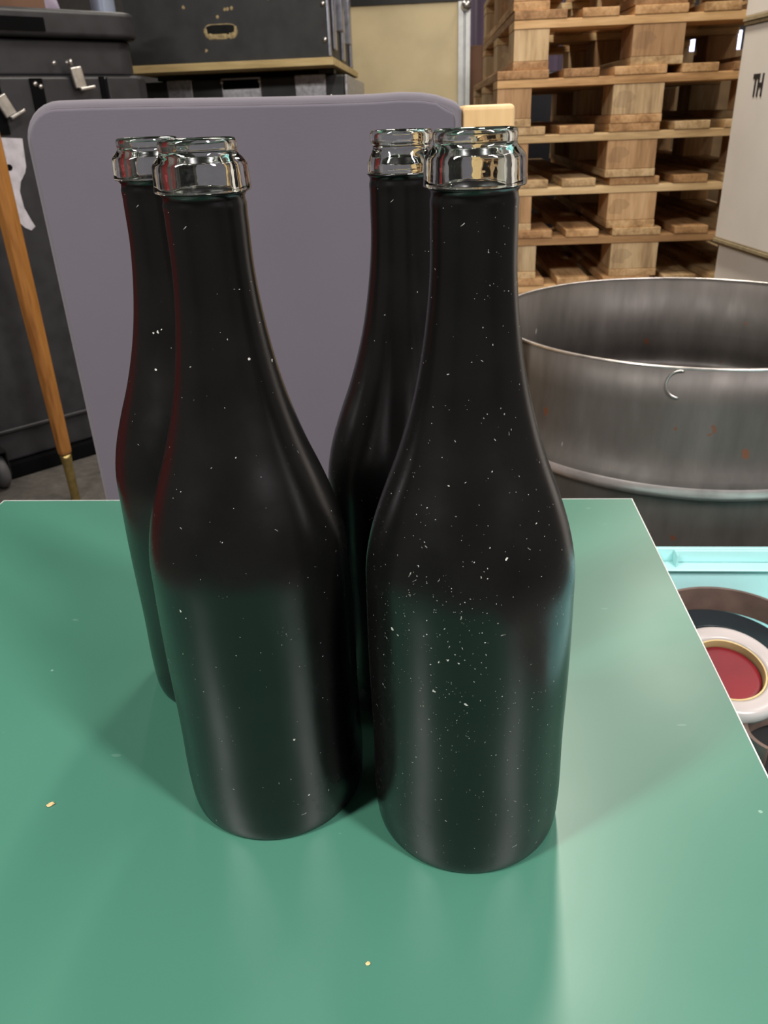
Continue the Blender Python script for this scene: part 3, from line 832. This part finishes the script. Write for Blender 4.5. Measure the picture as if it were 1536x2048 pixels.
for i in range(G):
    for j in range(G): bm.faces.new((gv[i][j], gv[i + 1][j], gv[i + 1][j + 1], gv[i][j + 1]))
bc = tag(in_bin('black_cloth', bm, simple('black_cotton', (.014, .013, .013), .9), (.385, .560, ZB), (0, 0, .10), smooth=True), 'crumpled black cloth on the bottom of the turquoise bin, nearest the camera', 'cloth')
md = bc.modifiers.new('thick', 'SOLIDIFY'); md.thickness = .002; md.offset = 1
bl2 = tag(in_bin('leather_strap', strip_ring(.050, .030, .0022, 50, 10, 200, .8, .02), M_brown, (XC + .02, YC - .128, ZB + .0225), (math.radians(0), 0, .3), bevel=.0006), 'brown leather strap loop lying in the bin nearest the camera', 'strap')
tl = tag(in_bin('teal_handle', tube([(-.04, -.01, .012), (-.01, 0, .013), (.03, 0, .013), (.06, -.01, .012)], [.010, .0125, .0125, .009], 16), simple('teal_rubber', (.10, .30, .28), .4), (.372, .51, ZB + .021), (0, 0, 1.2), smooth=True), 'teal rubber handle lying on the black cloth in the turquoise bin', 'handle')

# red trunk out of frame at the left, mirrored in the bottle flanks
rc = tag(obj('red_locker', B((-.25, .25, -.35, .35, 0, .95)), simple('red_paint', (.16, .008, .008), .6), bevel=.02), 'red metal locker standing on the floor left of the green table', 'locker')
rc.location = (-1.35, 1.25, FLOOR); rc.rotation_euler[2] = .2

# ------------------------------------------------------------------ lights: tube fixtures under the ceiling
M_fix = simple('fixture_enamel', (.6, .6, .6), .4)
def tube_light(x, y, z, rz, length, width, power, col, label):
    t = thing('ceiling_light', label, 'ceiling light', (x, y, z), rz, 'long tube lights under the hall ceiling')
    obj('housing', B((-width / 2, width / 2, -length / 2, length / 2, .004, .05)), M_fix, t, bevel=.004)
    obj('suspension', B((-.005, .005, -length / 2 + .1, -length / 2 + .11, .0505, ZC - z - .001), (-.005, .005, length / 2 - .11, length / 2 - .1, .0505, ZC - z - .001)), M_blackmetal, t)
    ld = bpy.data.lights.new('tube', 'AREA'); ld.shape = 'RECTANGLE'; ld.size = width * .9; ld.size_y = length * .97
    ld.energy = power; ld.color = col
    lo = bpy.data.objects.new('tube', ld); COL.objects.link(lo); lo.parent = t; lo.location = (0, 0, 0)
WARM = (1, .93, .82); NEUT = (1, .97, .93); PINK = (1, .93, .93)
tube_light(.40, 2.0, 2.1, math.radians(-8), 1.5, .14, 46, WARM, 'tube light above the pallets, running lengthwise')
tube_light(1.9, .7, 2.2, 0, 1.5, .14, 22, NEUT, 'tube light right above the table')
tube_light(-1.38, -.55, 1.75, math.radians(-57.3), 1.5, .20, 94, NEUT, 'tube light pair high at the left of the camera')
tube_light(1.20, -.78, 1.75, math.radians(47.8), 1.5, .20, 98, PINK, 'tube light pair high at the right of the camera')
tube_light(-.6, 4.6, 2.4, 0, 1.5, .14, 30, WARM, 'tube light above the black crate')
tube_light(1.6, 3.6, 2.4, 0, 1.5, .14, 36, WARM, 'tube light far right above the pallets')

wd = bpy.data.worlds.new('world'); bpy.context.scene.world = wd; wd.use_nodes = True
wd.node_tree.nodes['Background'].inputs['Color'].default_value = (.5, .5, .5, 1)
wd.node_tree.nodes['Background'].inputs['Strength'].default_value = .1

# ------------------------------------------------------------------ camera
H, PITCH, ROLL, F = .30476, .46813, -.0413, 1560.22
fw = Vector((0, math.cos(PITCH), -math.sin(PITCH))); up = Vector((0, math.sin(PITCH), math.cos(PITCH))); rt_ = Vector((1, 0, 0))
r2 = rt_ * math.cos(ROLL) + up * math.sin(ROLL); u2 = -rt_ * math.sin(ROLL) + up * math.cos(ROLL)
cd = bpy.data.cameras.new('camera'); co = bpy.data.objects.new('camera', cd); COL.objects.link(co)
co.matrix_world = Matrix(((r2.x, u2.x, -fw.x, 0), (r2.y, u2.y, -fw.y, 0), (r2.z, u2.z, -fw.z, H), (0, 0, 0, 1)))
cd.sensor_fit = 'HORIZONTAL'; cd.sensor_width = 36; cd.lens = 36 * F / 1536
cd.clip_start = .01; cd.clip_end = 50
cd.dof.use_dof = True; cd.dof.focus_distance = .335; cd.dof.aperture_fstop = 40
sc = bpy.context.scene
sc.camera = co
sc.view_settings.view_transform = 'Standard'; sc.view_settings.look = 'None'
sc.view_settings.gamma = 1; sc.view_settings.use_curve_mapping = False
sc.view_settings.exposure = -0.12
